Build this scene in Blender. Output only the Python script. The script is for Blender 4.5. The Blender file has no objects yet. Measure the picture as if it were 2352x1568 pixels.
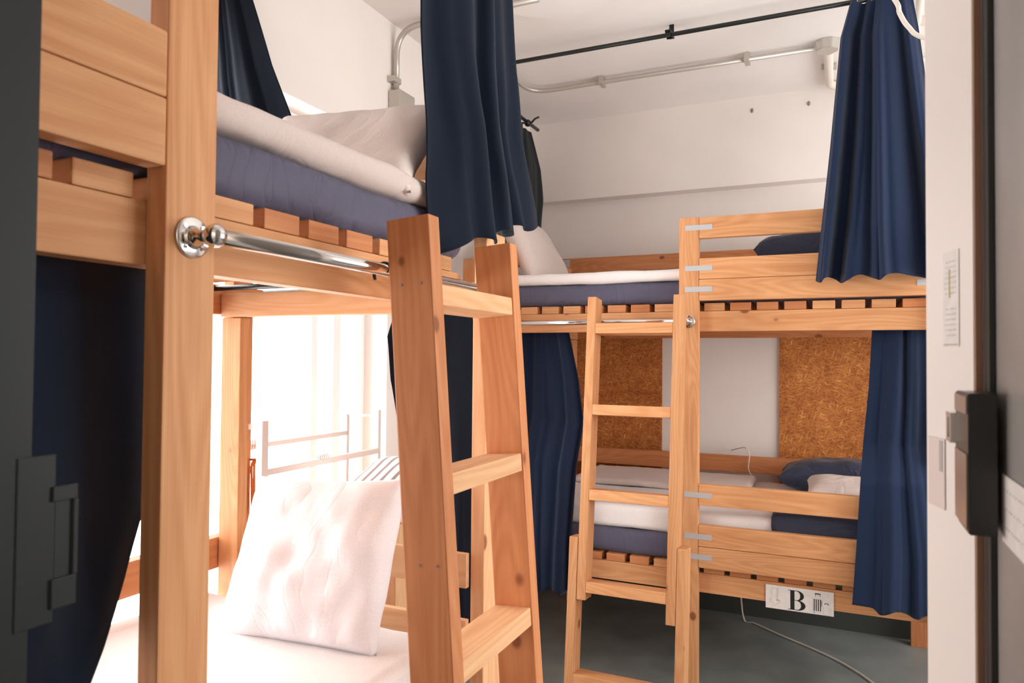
import bpy, bmesh, math, random
from mathutils import Vector, Matrix, noise
random.seed(7)
SC = bpy.context.scene
COL = SC.collection
PI = math.pi

# ---------------------------------------------------------------- materials
def new_mat(name):
    m = bpy.data.materials.new(name); m.use_nodes = True
    nt = m.node_tree; nt.nodes.clear()
    out = nt.nodes.new('ShaderNodeOutputMaterial')
    b = nt.nodes.new('ShaderNodeBsdfPrincipled')
    nt.links.new(b.outputs[0], out.inputs[0])
    return m, nt, b, out
def N(nt, t, **k):
    n = nt.nodes.new(t)
    for a, v in k.items(): setattr(n, a, v)
    return n
def lin(c):
    return tuple(((x/255)/12.92 if x/255 <= .04045 else ((x/255+.055)/1.055)**2.4) for x in c) + (1,)
def math_n(nt, op, a, b=None):
    n = N(nt, 'ShaderNodeMath', operation=op)
    for i, x in enumerate((a, b)):
        if x is None: continue
        if isinstance(x, (int, float)): n.inputs[i].default_value = x
        else: nt.links.new(x, n.inputs[i])
    return n.outputs[0]
def ramp(nt, fac, stops):
    r = N(nt, 'ShaderNodeValToRGB')
    e = r.color_ramp.elements
    while len(e) < len(stops): e.new(.5)
    for q, (p, c) in zip(e, stops): q.position = p; q.color = c
    nt.links.new(fac, r.inputs[0]); return r.outputs[0]
def mix(nt, fac, a, b, mode='MIX'):
    n = N(nt, 'ShaderNodeMix', data_type='RGBA', blend_type=mode)
    for s, x in ((n.inputs[0], fac), (n.inputs[6], a), (n.inputs[7], b)):
        if isinstance(x, (int, float)): s.default_value = x
        elif isinstance(x, tuple): s.default_value = x
        else: nt.links.new(x, s)
    return n.outputs[2]
def bump(nt, b, h, strength, dist=.01):
    n = N(nt, 'ShaderNodeBump'); n.inputs['Strength'].default_value = strength
    n.inputs['Distance'].default_value = dist
    nt.links.new(h, n.inputs['Height']); nt.links.new(n.outputs[0], b.inputs['Normal'])

def wood(name, light, dark, knot=(120, 66, 34)):
    m, nt, b, out = new_mat(name)
    uv = N(nt, 'ShaderNodeUVMap'); oi = N(nt, 'ShaderNodeObjectInfo')
    off = N(nt, 'ShaderNodeVectorMath', operation='SCALE'); off.inputs[0].default_value = (37., 53., 11.)
    nt.links.new(oi.outputs['Random'], off.inputs['Scale'])
    add = N(nt, 'ShaderNodeVectorMath', operation='ADD')
    nt.links.new(uv.outputs[0], add.inputs[0]); nt.links.new(off.outputs[0], add.inputs[1])
    def mapped(sx, sy):
        mp = N(nt, 'ShaderNodeMapping'); mp.inputs['Scale'].default_value = (sx, sy, 1)
        nt.links.new(add.outputs[0], mp.inputs[0]); return mp.outputs[0]
    def noise_n(v, scale, detail=3):
        n = N(nt, 'ShaderNodeTexNoise'); n.inputs['Scale'].default_value = scale
        n.inputs['Detail'].default_value = detail; nt.links.new(v, n.inputs['Vector']); return n.outputs[0]
    # broad cathedral rings
    low = noise_n(mapped(1.1, 9), 1.0, 1)
    rings = math_n(nt, 'SINE', math_n(nt, 'MULTIPLY', low, 95.))
    rings = math_n(nt, 'MULTIPLY', math_n(nt, 'ADD', rings, 1.), .5)
    fine = noise_n(mapped(6, 420), 1.0, 2)
    mid = noise_n(mapped(2.5, 40), 1.0, 2)
    g = math_n(nt, 'ADD', math_n(nt, 'MULTIPLY', rings, .17), math_n(nt, 'ADD', math_n(nt, 'MULTIPLY', fine, .3), math_n(nt, 'MULTIPLY', mid, .6)))
    col = ramp(nt, g, [(.25, lin(dark)), (.72, lin(light))])
    # per board tone
    hs = N(nt, 'ShaderNodeHueSaturation')
    val = N(nt, 'ShaderNodeMapRange'); nt.links.new(oi.outputs['Random'], val.inputs[0])
    val.inputs[3].default_value = .90; val.inputs[4].default_value = 1.08
    nt.links.new(val.outputs[0], hs.inputs['Value']); nt.links.new(col, hs.inputs['Color'])
    # knots
    vo = N(nt, 'ShaderNodeTexVoronoi'); nt.links.new(mapped(7.5, 10.), vo.inputs['Vector'])
    vo.inputs['Scale'].default_value = 1.0; vo.inputs['Randomness'].default_value = .9
    sep = N(nt, 'ShaderNodeSeparateColor'); nt.links.new(vo.outputs['Color'], sep.inputs[0])
    rad = math_n(nt, 'MULTIPLY', math_n(nt, 'SUBTRACT', sep.outputs[0], .62), .42)
    d = math_n(nt, 'SUBTRACT', rad, vo.outputs['Distance'])
    kf = N(nt, 'ShaderNodeMapRange'); nt.links.new(d, kf.inputs[0])
    kf.inputs[1].default_value = -.03; kf.inputs[2].default_value = .03
    kf2 = math_n(nt, 'MULTIPLY', kf.outputs[0], .8)
    halo = N(nt, 'ShaderNodeMapRange'); nt.links.new(d, halo.inputs[0]); halo.inputs[1].default_value = -.14; halo.inputs[2].default_value = .02
    c2 = mix(nt, math_n(nt, 'MULTIPLY', halo.outputs[0], .35), hs.outputs[0], lin(dark))
    c3 = mix(nt, kf2, c2, lin(knot))
    nt.links.new(c3, b.inputs['Base Color'])
    b.inputs['Roughness'].default_value = .55; b.inputs['Specular IOR Level'].default_value = .3
    bump(nt, b, fine, .12, .002)
    return m

def plain(name, rgb, rough=.6, metal=0., spec=.5, noise_amt=.0, nscale=40, bmp=0., coat=0.):
    m, nt, b, out = new_mat(name)
    b.inputs['Base Color'].default_value = lin(rgb)
    b.inputs['Roughness'].default_value = rough; b.inputs['Metallic'].default_value = metal
    b.inputs['Specular IOR Level'].default_value = spec; b.inputs['Coat Weight'].default_value = coat
    if noise_amt or bmp:
        tc = N(nt, 'ShaderNodeTexCoord'); n = N(nt, 'ShaderNodeTexNoise')
        n.inputs['Scale'].default_value = nscale; n.inputs['Detail'].default_value = 4
        nt.links.new(tc.outputs['Object'], n.inputs['Vector'])
        if noise_amt:
            lo = tuple(max(0, c*(1-noise_amt)) for c in rgb); hi = tuple(min(255, c*(1+noise_amt)) for c in rgb)
            nt.links.new(ramp(nt, n.outputs[0], [(.3, lin(lo)), (.7, lin(hi))]), b.inputs['Base Color'])
        if bmp: bump(nt, b, n.outputs[0], bmp, .005)
    return m

def fabric(name, rgb, rough=.85, weave=900, wrinkle=0., wscale=(6, 6, 1.2), sheen=.2, bdist=.01):
    m, nt, b, out = new_mat(name)
    tc = N(nt, 'ShaderNodeTexCoord')
    n = N(nt, 'ShaderNodeTexNoise'); n.inputs['Scale'].default_value = weave; n.inputs['Detail'].default_value = 2
    nt.links.new(tc.outputs['Object'], n.inputs['Vector'])
    lo = tuple(c*.965 for c in rgb); hi = tuple(min(255, c*1.03) for c in rgb)
    nt.links.new(ramp(nt, n.outputs[0], [(.3, lin(lo)), (.7, lin(hi))]), b.inputs['Base Color'])
    b.inputs['Roughness'].default_value = rough; b.inputs['Specular IOR Level'].default_value = .15
    b.inputs['Sheen Weight'].default_value = sheen
    h = n.outputs[0]
    if wrinkle:
        mp = N(nt, 'ShaderNodeMapping'); mp.inputs['Scale'].default_value = wscale
        nt.links.new(tc.outputs['Object'], mp.inputs[0])
        w = N(nt, 'ShaderNodeTexNoise'); w.inputs['Scale'].default_value = 1; w.inputs['Detail'].default_value = 3
        w.inputs['Distortion'].default_value = 1.2
        nt.links.new(mp.outputs[0], w.inputs['Vector'])
        ridge = math_n(nt, 'ABSOLUTE', math_n(nt, 'SUBTRACT', w.outputs[0], .5))
        ridge = math_n(nt, 'POWER', math_n(nt, 'MULTIPLY', ridge, 2.), .45)
        bump(nt, b, ridge, wrinkle, bdist)
    return m

def plaster(name, rgb, stains=True):
    m, nt, b, out = new_mat(name)
    tc = N(nt, 'ShaderNodeTexCoord')
    n1 = N(nt, 'ShaderNodeTexNoise'); n1.inputs['Scale'].default_value = 1.6; n1.inputs['Detail'].default_value = 3
    n2 = N(nt, 'ShaderNodeTexNoise'); n2.inputs['Scale'].default_value = 60; n2.inputs['Detail'].default_value = 4
    for n in (n1, n2): nt.links.new(tc.outputs['Object'], n.inputs['Vector'])
    c = ramp(nt, n1.outputs[0], [(.3, lin(tuple(x*.965 for x in rgb))), (.7, lin(rgb))])
    nt.links.new(c, b.inputs['Base Color']); b.inputs['Roughness'].default_value = .8
    b.inputs['Specular IOR Level'].default_value = .2
    bump(nt, b, n2.outputs[0], .12, .004)
    return m

def osb(name):
    m, nt, b, out = new_mat(name)
    tc = N(nt, 'ShaderNodeTexCoord'); cols = []
    prev = None
    for i, (rz, sc) in enumerate(((.35, 1.), (-.8, 1.2), (1.3, .9), (-.2, 1.05))):
        mp = N(nt, 'ShaderNodeMapping'); mp.inputs['Rotation'].default_value = (PI/2, 0, 0)
        nt.links.new(tc.outputs['Object'], mp.inputs[0])
        mp2 = N(nt, 'ShaderNodeMapping'); mp2.inputs['Rotation'].default_value = (0, 0, rz); mp2.inputs['Location'].default_value = (i*7.3, i*3.1, 0)
        nt.links.new(mp.outputs[0], mp2.inputs[0])
        mp3 = N(nt, 'ShaderNodeMapping'); mp3.inputs['Scale'].default_value = (22*sc, 130*sc, 0); nt.links.new(mp2.outputs[0], mp3.inputs[0])
        n = N(nt, 'ShaderNodeTexNoise'); n.inputs['Scale'].default_value = 1; n.inputs['Detail'].default_value = 1.5; n.inputs['Distortion'].default_value = .4
        nt.links.new(mp3.outputs[0], n.inputs['Vector'])
        cols.append(n.outputs[0])
    mx = math_n(nt, 'MAXIMUM', math_n(nt, 'MAXIMUM', cols[0], cols[1]), math_n(nt, 'MAXIMUM', cols[2], cols[3]))
    big = N(nt, 'ShaderNodeTexNoise'); big.inputs['Scale'].default_value = 9; nt.links.new(tc.outputs['Object'], big.inputs['Vector'])
    mx = math_n(nt, 'ADD', mx, math_n(nt, 'MULTIPLY', math_n(nt, 'SUBTRACT', big.outputs[0], .5), .25))
    prev = ramp(nt, mx, [(.48, lin((148, 82, 30))), (.60, lin((186, 112, 50))), (.70, lin((204, 134, 66))), (.80, lin((234, 178, 112)))])
    nt.links.new(prev, b.inputs['Base Color']); b.inputs['Roughness'].default_value = .7
    return m

def floor_mat():
    m, nt, b, out = new_mat('grey_green_floor')
    tc = N(nt, 'ShaderNodeTexCoord')
    n1 = N(nt, 'ShaderNodeTexNoise'); n1.inputs['Scale'].default_value = 5; n1.inputs['Detail'].default_value = 6
    nt.links.new(tc.outputs['Object'], n1.inputs['Vector'])
    nt.links.new(ramp(nt, n1.outputs[0], [(.3, lin((116, 122, 120))), (.7, lin((142, 146, 144)))]), b.inputs['Base Color'])
    b.inputs['Roughness'].default_value = .42; b.inputs['Specular IOR Level'].default_value = .5
    bump(nt, b, n1.outputs[0], .15, .004)
    return m
def glass_mat():
    m = bpy.data.materials.new('window_glass'); m.use_nodes = True
    nt = m.node_tree; nt.nodes.clear()
    out = N(nt, 'ShaderNodeOutputMaterial'); t = N(nt, 'ShaderNodeBsdfTransparent'); g = N(nt, 'ShaderNodeBsdfGlossy')
    g.inputs['Roughness'].default_value = .02
    f = N(nt, 'ShaderNodeFresnel'); f.inputs[0].default_value = 1.2
    mx = N(nt, 'ShaderNodeMixShader'); t.inputs[0].default_value = (.97, .98, .97, 1)
    nt.links.new(f.outputs[0], mx.inputs[0]); nt.links.new(t.outputs[0], mx.inputs[1]); nt.links.new(g.outputs[0], mx.inputs[2])
    nt.links.new(mx.outputs[0], out.inputs[0]); return m

M = dict(
    pine=wood('pine', (224, 167, 119), (200, 134, 86)),
    pine_red=wood('pine_reddish', (210, 142, 95), (184, 112, 68)),
    pine_pale=wood('pine_pale', (232, 184, 141), (212, 156, 109)),
    wall=plaster('wall_plaster', (243, 234, 229)),
    ceil=plaster('ceiling_plaster', (246, 240, 237)),
    corridor=plain('corridor_paint', (226, 220, 214), .7),
    floor=floor_mat(), glass=glass_mat(), osb=osb('strand_board'),
    navy=fabric('navy_curtain', (27, 41, 68), weave=700, sheen=.12),
    navyshade=fabric('shaded_navy_curtain', (19, 29, 45), weave=700, sheen=.08),  # navy darkened for the left bunk's curtains, their shade put into the colour
    darkcloth=fabric('charcoal_curtain', (38, 42, 44), weave=700),
    blue=fabric('blue_mattress_cover', (92, 90, 110), rough=.5, wrinkle=.45, wscale=(9, 9, 1.6), sheen=.1),
    navyduvet=fabric('navy_cover', (56, 61, 80), rough=.5, wrinkle=.5, wscale=(7, 7, 10), sheen=.1),
    sheet=fabric('white_sheet', (240, 234, 234), weave=500, wrinkle=.25, wscale=(4, 4, 4), sheen=.1, bdist=.006),
    pinkpillow=fabric('pale_pink_linen', (226, 210, 204), weave=500, wrinkle=.35, wscale=(5, 5, 5), sheen=.1),
    whitelinen=fabric('white_linen', (238, 234, 240), weave=500, wrinkle=.22, wscale=(7, 3, 7), sheen=.1, bdist=.01),
    chrome=plain('chrome', (225, 222, 220), .12, 1.), steel=plain('zinc_plate', (200, 202, 206), .5, .45),
    conduit=plain('steel_conduit', (196, 190, 182), .4, .55), conduit_paint=plain('painted_conduit', (226, 214, 204), .5),
    blackmetal=plain('black_rod', (28, 32, 32), .35, .2), black=plain('black_plastic', (20, 22, 22), .3, 0, .5),
    jamb=plain('dark_green_grey_paint', (22, 29, 31), .5), door=plain('grey_door_paint', (150, 148, 146), .4, .1, .5, .08, 6),
    white=plain('white_paint', (244, 238, 236), .5), paper=plain('paper', (236, 232, 230), .8, 0, .3, .02, 60),
    ink=plain('ink', (34, 32, 34), .8), greyink=plain('grey_ink', (186, 182, 180), .8), goldink=plain('ochre_ink', (196, 186, 130), .8),
    peach=plain('peach_ink', (236, 208, 192), .8), alu=plain('aluminium_frame', (246, 244, 242), .4, .0),
    dado=plain('dark_dado_paint', (58, 62, 60), .6), sheetpink=fabric('pinkish_sheet', (214, 198, 193), weave=500, wrinkle=.3, wscale=(5, 5, 5), sheen=.1, bdist=.008),
    brown=plain('wood_reflection_strip', (150, 116, 96), .35, .5), gasket=plain('rubber_gasket', (24, 27, 27), .5),  # strip is steel; the wood's reflection is put into its brown colour
    cable=plain('cream_cable', (226, 216, 206), .5), whitesteel=plain('rack_tube', (220, 204, 199), .4, .2),
    leather=plain('tan_cord', (206, 132, 72), .7), stain=plain('wall_scuff', (206, 178, 166), .9), plug=plain('wall_plug', (150, 130, 118), .8),
    lockside=plain('brushed_lock_metal', (172, 156, 146), .3, .7),
)
def stripe_mat():
    m, nt, b, out = new_mat('striped_cloth')
    tc = N(nt, 'ShaderNodeTexCoord'); sx = N(nt, 'ShaderNodeSeparateXYZ'); nt.links.new(tc.outputs['Object'], sx.inputs[0])
    s = math_n(nt, 'SINE', math_n(nt, 'MULTIPLY', sx.outputs[0], 170.))
    nt.links.new(mix(nt, math_n(nt, 'GREATER_THAN', s, .45), lin((240, 236, 230)), lin((150, 130, 128))), b.inputs['Base Color'])
    b.inputs['Roughness'].default_value = .9; return m
M['stripe'] = stripe_mat()

# ---------------------------------------------------------------- helpers
def finish(name, bm, mat, parent=None, loc=None, smooth=False):
    """links bm (given in world coordinates, recentred here) as one object"""
    me = bpy.data.meshes.new(name)
    if loc is None:
        if bm.verts:
            lo = Vector([min(v.co[i] for v in bm.verts) for i in range(3)]); hi = Vector([max(v.co[i] for v in bm.verts) for i in range(3)])
            c = (lo+hi)/2; loc = Vector((c.x, c.y, c.z))
        else: loc = Vector()
        bmesh.ops.translate(bm, verts=bm.verts, vec=-loc)
        if parent is not None: loc = loc - ABS.get(parent.name, Vector())
    bm.normal_update(); bm.to_mesh(me); bm.free()
    if smooth:
        for p in me.polygons: p.use_smooth = True
    me.materials.append(mat)
    o = bpy.data.objects.new(name, me); COL.objects.link(o)
    if parent is not None: o.parent = parent
    o.location = loc
    ABS[o.name] = loc + (ABS.get(parent.name, Vector()) if parent is not None else Vector())
    return o
ABS = {}
def thing(name, label, cat, loc=(0, 0, 0), group=None, rot=None):
    o = bpy.data.objects.new(name, None); COL.objects.link(o); o.location = loc
    o.empty_display_size = .05
    if rot is not None: o.rotation_euler = rot; ABS[o.name] = Vector()
    else: ABS[o.name] = Vector(loc)
    o['label'] = label; o['category'] = cat
    if group: o['group'] = group
    return o
def tag(o, label, cat, group=None):
    o['label'] = label; o['category'] = cat
    if group: o['group'] = group
    return o
def struct(name, bm, mat):
    o = finish(name, bm, mat); o['kind'] = 'structure'; return o
def uv_box(bm, axis):
    """UV in metres: u along the grain axis, v across"""
    l = bm.loops.layers.uv.verify()
    off = random.random()*3
    for f in bm.faces:
        n = [abs(x) for x in f.normal]; k = n.index(max(n))
        for lo in f.loops:
            c = lo.vert.co
            if k == axis:
                o = [i for i in range(3) if i != axis]; uvv = (c[o[0]]*.4+off+7, c[o[1]]+off*2)
            else:
                o = [i for i in range(3) if i not in (axis, k)][0]; uvv = (c[axis]+off, c[o]+off*2+k*.31)
            lo[l].uv = uvv
def box_bm(lo, hi, bevel=.0025, grain=None):
    bm = bmesh.new(); lo = Vector(lo); hi = Vector(hi)
    a = Vector([min(lo[i], hi[i]) for i in range(3)]); b = Vector([max(lo[i], hi[i]) for i in range(3)])
    bmesh.ops.create_cube(bm, size=1)
    for v in bm.verts:
        v.co = Vector([(a[i]+b[i])/2 + v.co[i]*(b[i]-a[i]) for i in range(3)])
    if bevel:
        bevel = min(bevel, min(b-a)*.4)
        bmesh.ops.bevel(bm, geom=list(bm.edges), offset=bevel, segments=2, affect='EDGES', profile=.6)
    bm.normal_update()
    if grain is None: grain = max(range(3), key=lambda i: b[i]-a[i])
    uv_box(bm, grain); return bm
def board(name, lo, hi, mat, parent=None, bevel=.0025, grain=None):
    return finish(name, box_bm(lo, hi, bevel, grain), mat, parent)
def add_box(bm, lo, hi, bevel=0.):
    b = box_bm(lo, hi, bevel); me = bpy.data.meshes.new('tmp'); b.to_mesh(me); b.free(); bm.from_mesh(me); bpy.data.meshes.remove(me)
def smooth_path(pts, seg=6):
    pts = [Vector(p) for p in pts]
    if len(pts) < 3: return pts
    out = []
    for i in range(len(pts)-1):
        p0 = pts[max(i-1, 0)]; p1 = pts[i]; p2 = pts[i+1]; p3 = pts[min(i+2, len(pts)-1)]
        for k in range(seg):
            t = k/seg
            out.append(.5*((2*p1)+(-p0+p2)*t+(2*p0-5*p1+4*p2-p3)*t*t+(-p0+3*p1-3*p2+p3)*t**3))
    out.append(pts[-1]); return out
def tube_into(bm, pts, r, n=12, cap=True):
    pts = [Vector(p) for p in pts]; rings = []
    t = (pts[1]-pts[0]).normalized(); ref = Vector((0, 0, 1)) if abs(t.z) < .9 else Vector((1, 0, 0))
    a = t.cross(ref).normalized()
    for i, p in enumerate(pts):
        t = (pts[min(i+1, len(pts)-1)]-pts[max(i-1, 0)]).normalized()
        a = (a - t*a.dot(t)).normalized(); b = t.cross(a)
        rr = r[i] if isinstance(r, (list, tuple)) else r
        rings.append([bm.verts.new(p+(a*math.cos(2*PI*k/n)+b*math.sin(2*PI*k/n))*rr) for k in range(n)])
    for x, y in zip(rings, rings[1:]):
        for k in range(n):
            bm.faces.new((x[k], x[(k+1) % n], y[(k+1) % n], y[k])).smooth = True
    if cap:
        bm.faces.new(list(reversed(rings[0]))); bm.faces.new(rings[-1])
def tube(name, pts, r, mat, parent=None, n=12, smooth=True, seg=6):
    bm = bmesh.new(); tube_into(bm, smooth_path(pts, seg) if smooth else pts, r, n)
    bmesh.ops.recalc_face_normals(bm, faces=bm.faces)
    return finish(name, bm, mat, parent)
def bend(p0, corner, p1, r, k=8):
    """straight p0 -> rounded corner -> straight p1"""
    p0, c, p1 = Vector(p0), Vector(corner), Vector(p1)
    a = c+(p0-c).normalized()*r; b = c+(p1-c).normalized()*r
    arc = [(a*(1-t)**2+c*2*t*(1-t)+b*t*t) for t in [i/k for i in range(k+1)]]
    return [p0]+arc+[p1]
def poly_path(pts, r, k=8):
    out = [Vector(pts[0])]
    for i in range(1, len(pts)-1):
        seg = bend(pts[i-1], pts[i], pts[i+1], r, k); out += seg[1:-1]
    out.append(Vector(pts[-1])); return out
def ball_into(bm, c, r, sx=1, sy=1, sz=1):
    g = bmesh.ops.create_uvsphere(bm, u_segments=20, v_segments=12, radius=1)
    for v in g['verts']: v.co = Vector(c)+Vector((v.co.x*r*sx, v.co.y*r*sy, v.co.z*r*sz))
    for f in bm.faces: f.smooth = True
def copy_obj(src, dloc, parent=None):
    c = src.copy(); COL.objects.link(c)
    if parent is not None: c.parent = parent
    c.location = src.location + Vector(dloc); return c

# soft things --------------------------------------------------------
def cushion_bm(w, d, h, mat=None, nu=36, nv=30, pinch=.12, wr=.006, seed=0, pw=2.6):
    """pillow lying in local XY, thickness along Z, centred"""
    bm = bmesh.new()
    for side in (1, -1):
        grid = []
        for j in range(nv+1):
            row = []
            for i in range(nu+1):
                u = -1+2*i/nu; v = -1+2*j/nv
                e = (1-abs(u)**pw)*(1-abs(v)**pw); t = max(e, 0)**.42
                px = 1-pinch*(1-u*u)*0 ; 
                x = u*w/2*(1-pinch*(1-abs(u)**0)*0)*(1-pinch*.5*(1-v*v)*(abs(u)**3)); y = v*d/2*(1-pinch*.5*(1-u*u)*(abs(v)**3))
                q = Vector((x*7+seed, y*7-seed, side*3.1))
                z = side*(h/2*t + (noise.noise(q)*wr*1.5+noise.noise(q*2.7)*wr*.7)*min(1, e*4))
                row.append(bm.verts.new((x, y, z)))
            grid.append(row)
        for j in range(nv):
            for i in range(nu):
                f = (grid[j][i], grid[j][i+1], grid[j+1][i+1], grid[j+1][i])
                bm.faces.new(f if side == 1 else tuple(reversed(f)))
    bmesh.ops.remove_doubles(bm, verts=bm.verts, dist=.0004)
    return bm
def cushion(name, centre, size, rot, mat, **k):
    bm = cushion_bm(*size, **k)
    me = bpy.data.meshes.new(name); bm.normal_update(); bm.to_mesh(me); bm.free()
    for p in me.polygons: p.use_smooth = True
    me.materials.append(mat); o = bpy.data.objects.new(name, me); COL.objects.link(o)
    o.location = centre; o.rotation_euler = rot; return o
def slab(name, lo, hi, mat, parent=None, r=.03, nx=60, wav=.004, seed=0, sag=0., drop=None):
    """rounded mattress-like slab with slightly wavy faces, long axis divided finely"""
    lo = Vector(lo); hi = Vector(hi); c = (lo+hi)/2; s = (hi-lo)/2
    L = 0 if s.x > s.y else 1; D = 1-L
    bm = bmesh.new(); rings = []
    prof = []
    r = min(r, s.z*.95)
    for (cy, cz, a0) in ((1, 1, 0), (-1, 1, 90), (-1, -1, 180), (1, -1, 270)):
        for k in range(6):
            a = math.radians(a0+k*18)
            prof.append((cy*(s[D]-r)+r*math.cos(a), cz*(s.z-r)+r*math.sin(a)))
    full = []
    for i in range(len(prof)):
        a = prof[i]; b = prof[(i+1) % len(prof)]; dd = math.hypot(b[0]-a[0], b[1]-a[1]); m = max(1, int(dd/.05))
        for k in range(m): full.append((a[0]+(b[0]-a[0])*k/m, a[1]+(b[1]-a[1])*k/m))
    for i in range(nx+1):
        t = -1+2*i/nx; e = 1.
        edge = s[L]-abs(t)*s[L]
        if edge < r: e = math.sqrt(max(0, 1-((r-edge)/r)**2))
        ring = []
        for (py, pz) in full:
            q = Vector((t*s[L]*5+seed, py*5, pz*9)); n = noise.noise(q)*wav + noise.noise(q*3)*wav*.4
            yy = math.copysign(max(abs(py)-r*(1-e), 0), py); zz = math.copysign(max(abs(pz)-r*(1-e), 0), pz)
            co = [0, 0, 0]; co[L] = c[L]+t*s[L]; co[D] = c[D]+yy+n*(1 if py > 0 else -1)*(abs(py) > s[D]*.95); co[2] = c.z+zz+n+(sag*(t*t-1) if pz > 0 else 0)
            ring.append(bm.verts.new(co))
        rings.append(ring)
    m = len(full)
    for a, b in zip(rings, rings[1:]):
        for k in range(m): bm.faces.new((a[k], a[(k+1) % m], b[(k+1) % m], b[k])).smooth = True
    bm.faces.new(rings[0]); bm.faces.new(rings[-1])
    bmesh.ops.recalc_face_normals(bm, faces=bm.faces)
    return finish(name, bm, mat, parent, smooth=True)
def curtain(name, label, axis, levels, folds, mat, seed=0, nu=110, nz=50, group=None, sharp=1.6):
    """levels: (z_left, z_right, a0, a1, c, amp); axis 'X' or 'Y' is the rod direction"""
    bm = bmesh.new(); grid = []
    rnd = random.Random(seed); ph = [rnd.random()*6.28 for _ in range(6)]
    n = len(levels)
    def interp(s):
        x = s*(n-1); i = min(int(x), n-2); t = x-i; t = t*t*(3-2*t)*.5+t*.5
        return [a+(b-a)*t for a, b in zip(levels[i], levels[i+1])]
    for j in range(nz+1):
        s = j/nz; z0, z1, a0, a1, c, amp = interp(s); row = []
        for i in range(nu+1):
            t = i/nu
            w = t + .07*math.sin(2*PI*t*1.0+ph[0]+s*.8)+.03*math.sin(2*PI*t*2.3+ph[1]-s*1.5)
            f = math.sin(2*PI*folds*w+ph[2]); f = math.copysign(abs(f)**(1/sharp), f)*(.65+.35*math.sin(2*PI*1.3*t+ph[1]))
            f = f + .22*math.sin(2*PI*folds*2.6*w+ph[3]+s*2.2)*(.4+s*.6) + .8*math.sin(2*PI*folds*.42*t+ph[4]+s*.8)
            f = f + .5*noise.noise(Vector((t*5+seed, s*3.2, 1.7)))
            a = a0+(a1-a0)*(t+.012*math.sin(2*PI*folds*w*1.0+ph[5]))
            z = z0+(z1-z0)*t + (.012*math.sin(2*PI*folds*w+ph[3]) if s > .9 else 0)*(s-.9)*10
            p = c+amp*f
            row.append(bm.verts.new((a, p, z) if axis == 'X' else (p, a, z)))
        grid.append(row)
    for j in range(nz):
        for i in range(nu):
            bm.faces.new((grid[j][i], grid[j][i+1], grid[j+1][i+1], grid[j+1][i])).smooth = True
    o = finish(name, bm, mat, smooth=True)
    md = o.modifiers.new('thickness', 'SOLIDIFY'); md.thickness = .0035
    tag(o, label, 'curtain', group or 'bunk curtains'); return o

# ---------------------------------------------------------------- room shell
CZ = 2.93                                    # ceiling height
def sbox(name, parts, mat):
    bm = bmesh.new()
    for lo, hi in parts: add_box(bm, lo, hi)
    return struct(name, bm, mat)
sbox('floor', [((-2.0, -1.6, -.1), (2.4, 4.45, 0))], M['floor'])
sbox('ceiling', [((-2.0, -1.6, CZ), (2.4, 4.45, CZ+.1))], M['ceil'])
# far wall: upper beam stands proud of the lower wall
sbox('wall_far', [((-2.0, 4.31, 0), (2.4, 4.45, CZ)), ((-2.0, 4.21, 2.435), (2.4, 4.31, CZ))], M['wall'])
sbox('baseboard_far', [((-2.0, 4.296, 0), (2.2, 4.31, .418))], M['dado'])
# left wall with its deep window opening
WY0, WY1, WZ0, WZ1 = .20, 2.64, .30, 2.39
sbox('wall_left', [((-2.0, -1.6, 0), (-1.8, WY0, CZ)), ((-2.0, WY1, 0), (-1.8, 4.31, CZ)),
                   ((-2.0, WY0, 0), (-1.8, WY1, WZ0)), ((-2.0, WY0, WZ1), (-1.8, WY1, CZ))], M['wall'])
RY0, RY1, RZ0, RZ1 = 1.15, 3.9, .8, 2.5
sbox('wall_right', [((2.2, -1.6, 0), (2.4, RY0, CZ)), ((2.2, RY1, 0), (2.4, 4.45, CZ)),
                    ((2.2, RY0, 0), (2.4, RY1, RZ0)), ((2.2, RY0, RZ1), (2.4, RY1, CZ))], M['wall'])
sbox('wall_back', [((-2.0, -1.7, 0), (2.4, -1.6, CZ))], M['corridor'])
# wall that carries the door on the right; its white end is the bright strip in view
bm = bmesh.new()
pts = [(.1275, .876), (.096, .988), (2.2, .988), (2.2, .876)]
lo_ = [bm.verts.new((x, y, 0)) for x, y in pts]; hi_ = [bm.verts.new((x, y, CZ)) for x, y in pts]
bm.faces.new(lo_); bm.faces.new(list(reversed(hi_)))
for k in range(4): bm.faces.new((lo_[k], lo_[(k+1) % 4], hi_[(k+1) % 4], hi_[k]))
bmesh.ops.recalc_face_normals(bm, faces=bm.faces); struct('wall_near', bm, M['white'])

# windows: aluminium frame, meeting stiles and panes
def window(name, x, y0, y1, z0, z1, stiles):
    fr = sbox(name, [((x-.03, y0, z0), (x+.03, y0+.04, z1)), ((x-.03, y1-.04, z0), (x+.03, y1, z1)),
                     ((x-.03, y0, z0), (x+.03, y1, z0+.05)), ((x-.03, y0, z1-.04), (x+.03, y1, z1))]
              + [((x-.02+dx, s, z0+.05), (x+.02+dx, s+wd, z1-.04)) for s, wd, dx in stiles], M['alu'])
    p = board('pane', (x-.003, y0+.03, z0+.04), (x+.003, y1-.03, z1-.03), M['glass'], fr, bevel=0)
    return fr
window('window_1', -1.95, WY0, WY1, WZ0, WZ1, [(2.30, .035, 0), (2.40, .045, .03), (1.20, .05, 0)])
window('window_2', 2.32, RY0, RY1, RZ0, RZ1, [(2.5, .06, 0)])

# left door jamb, dark painted steel
sbox('door_1', [((-.82, .30, 0), (-.67, .418, CZ))], M['jamb'])
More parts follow.
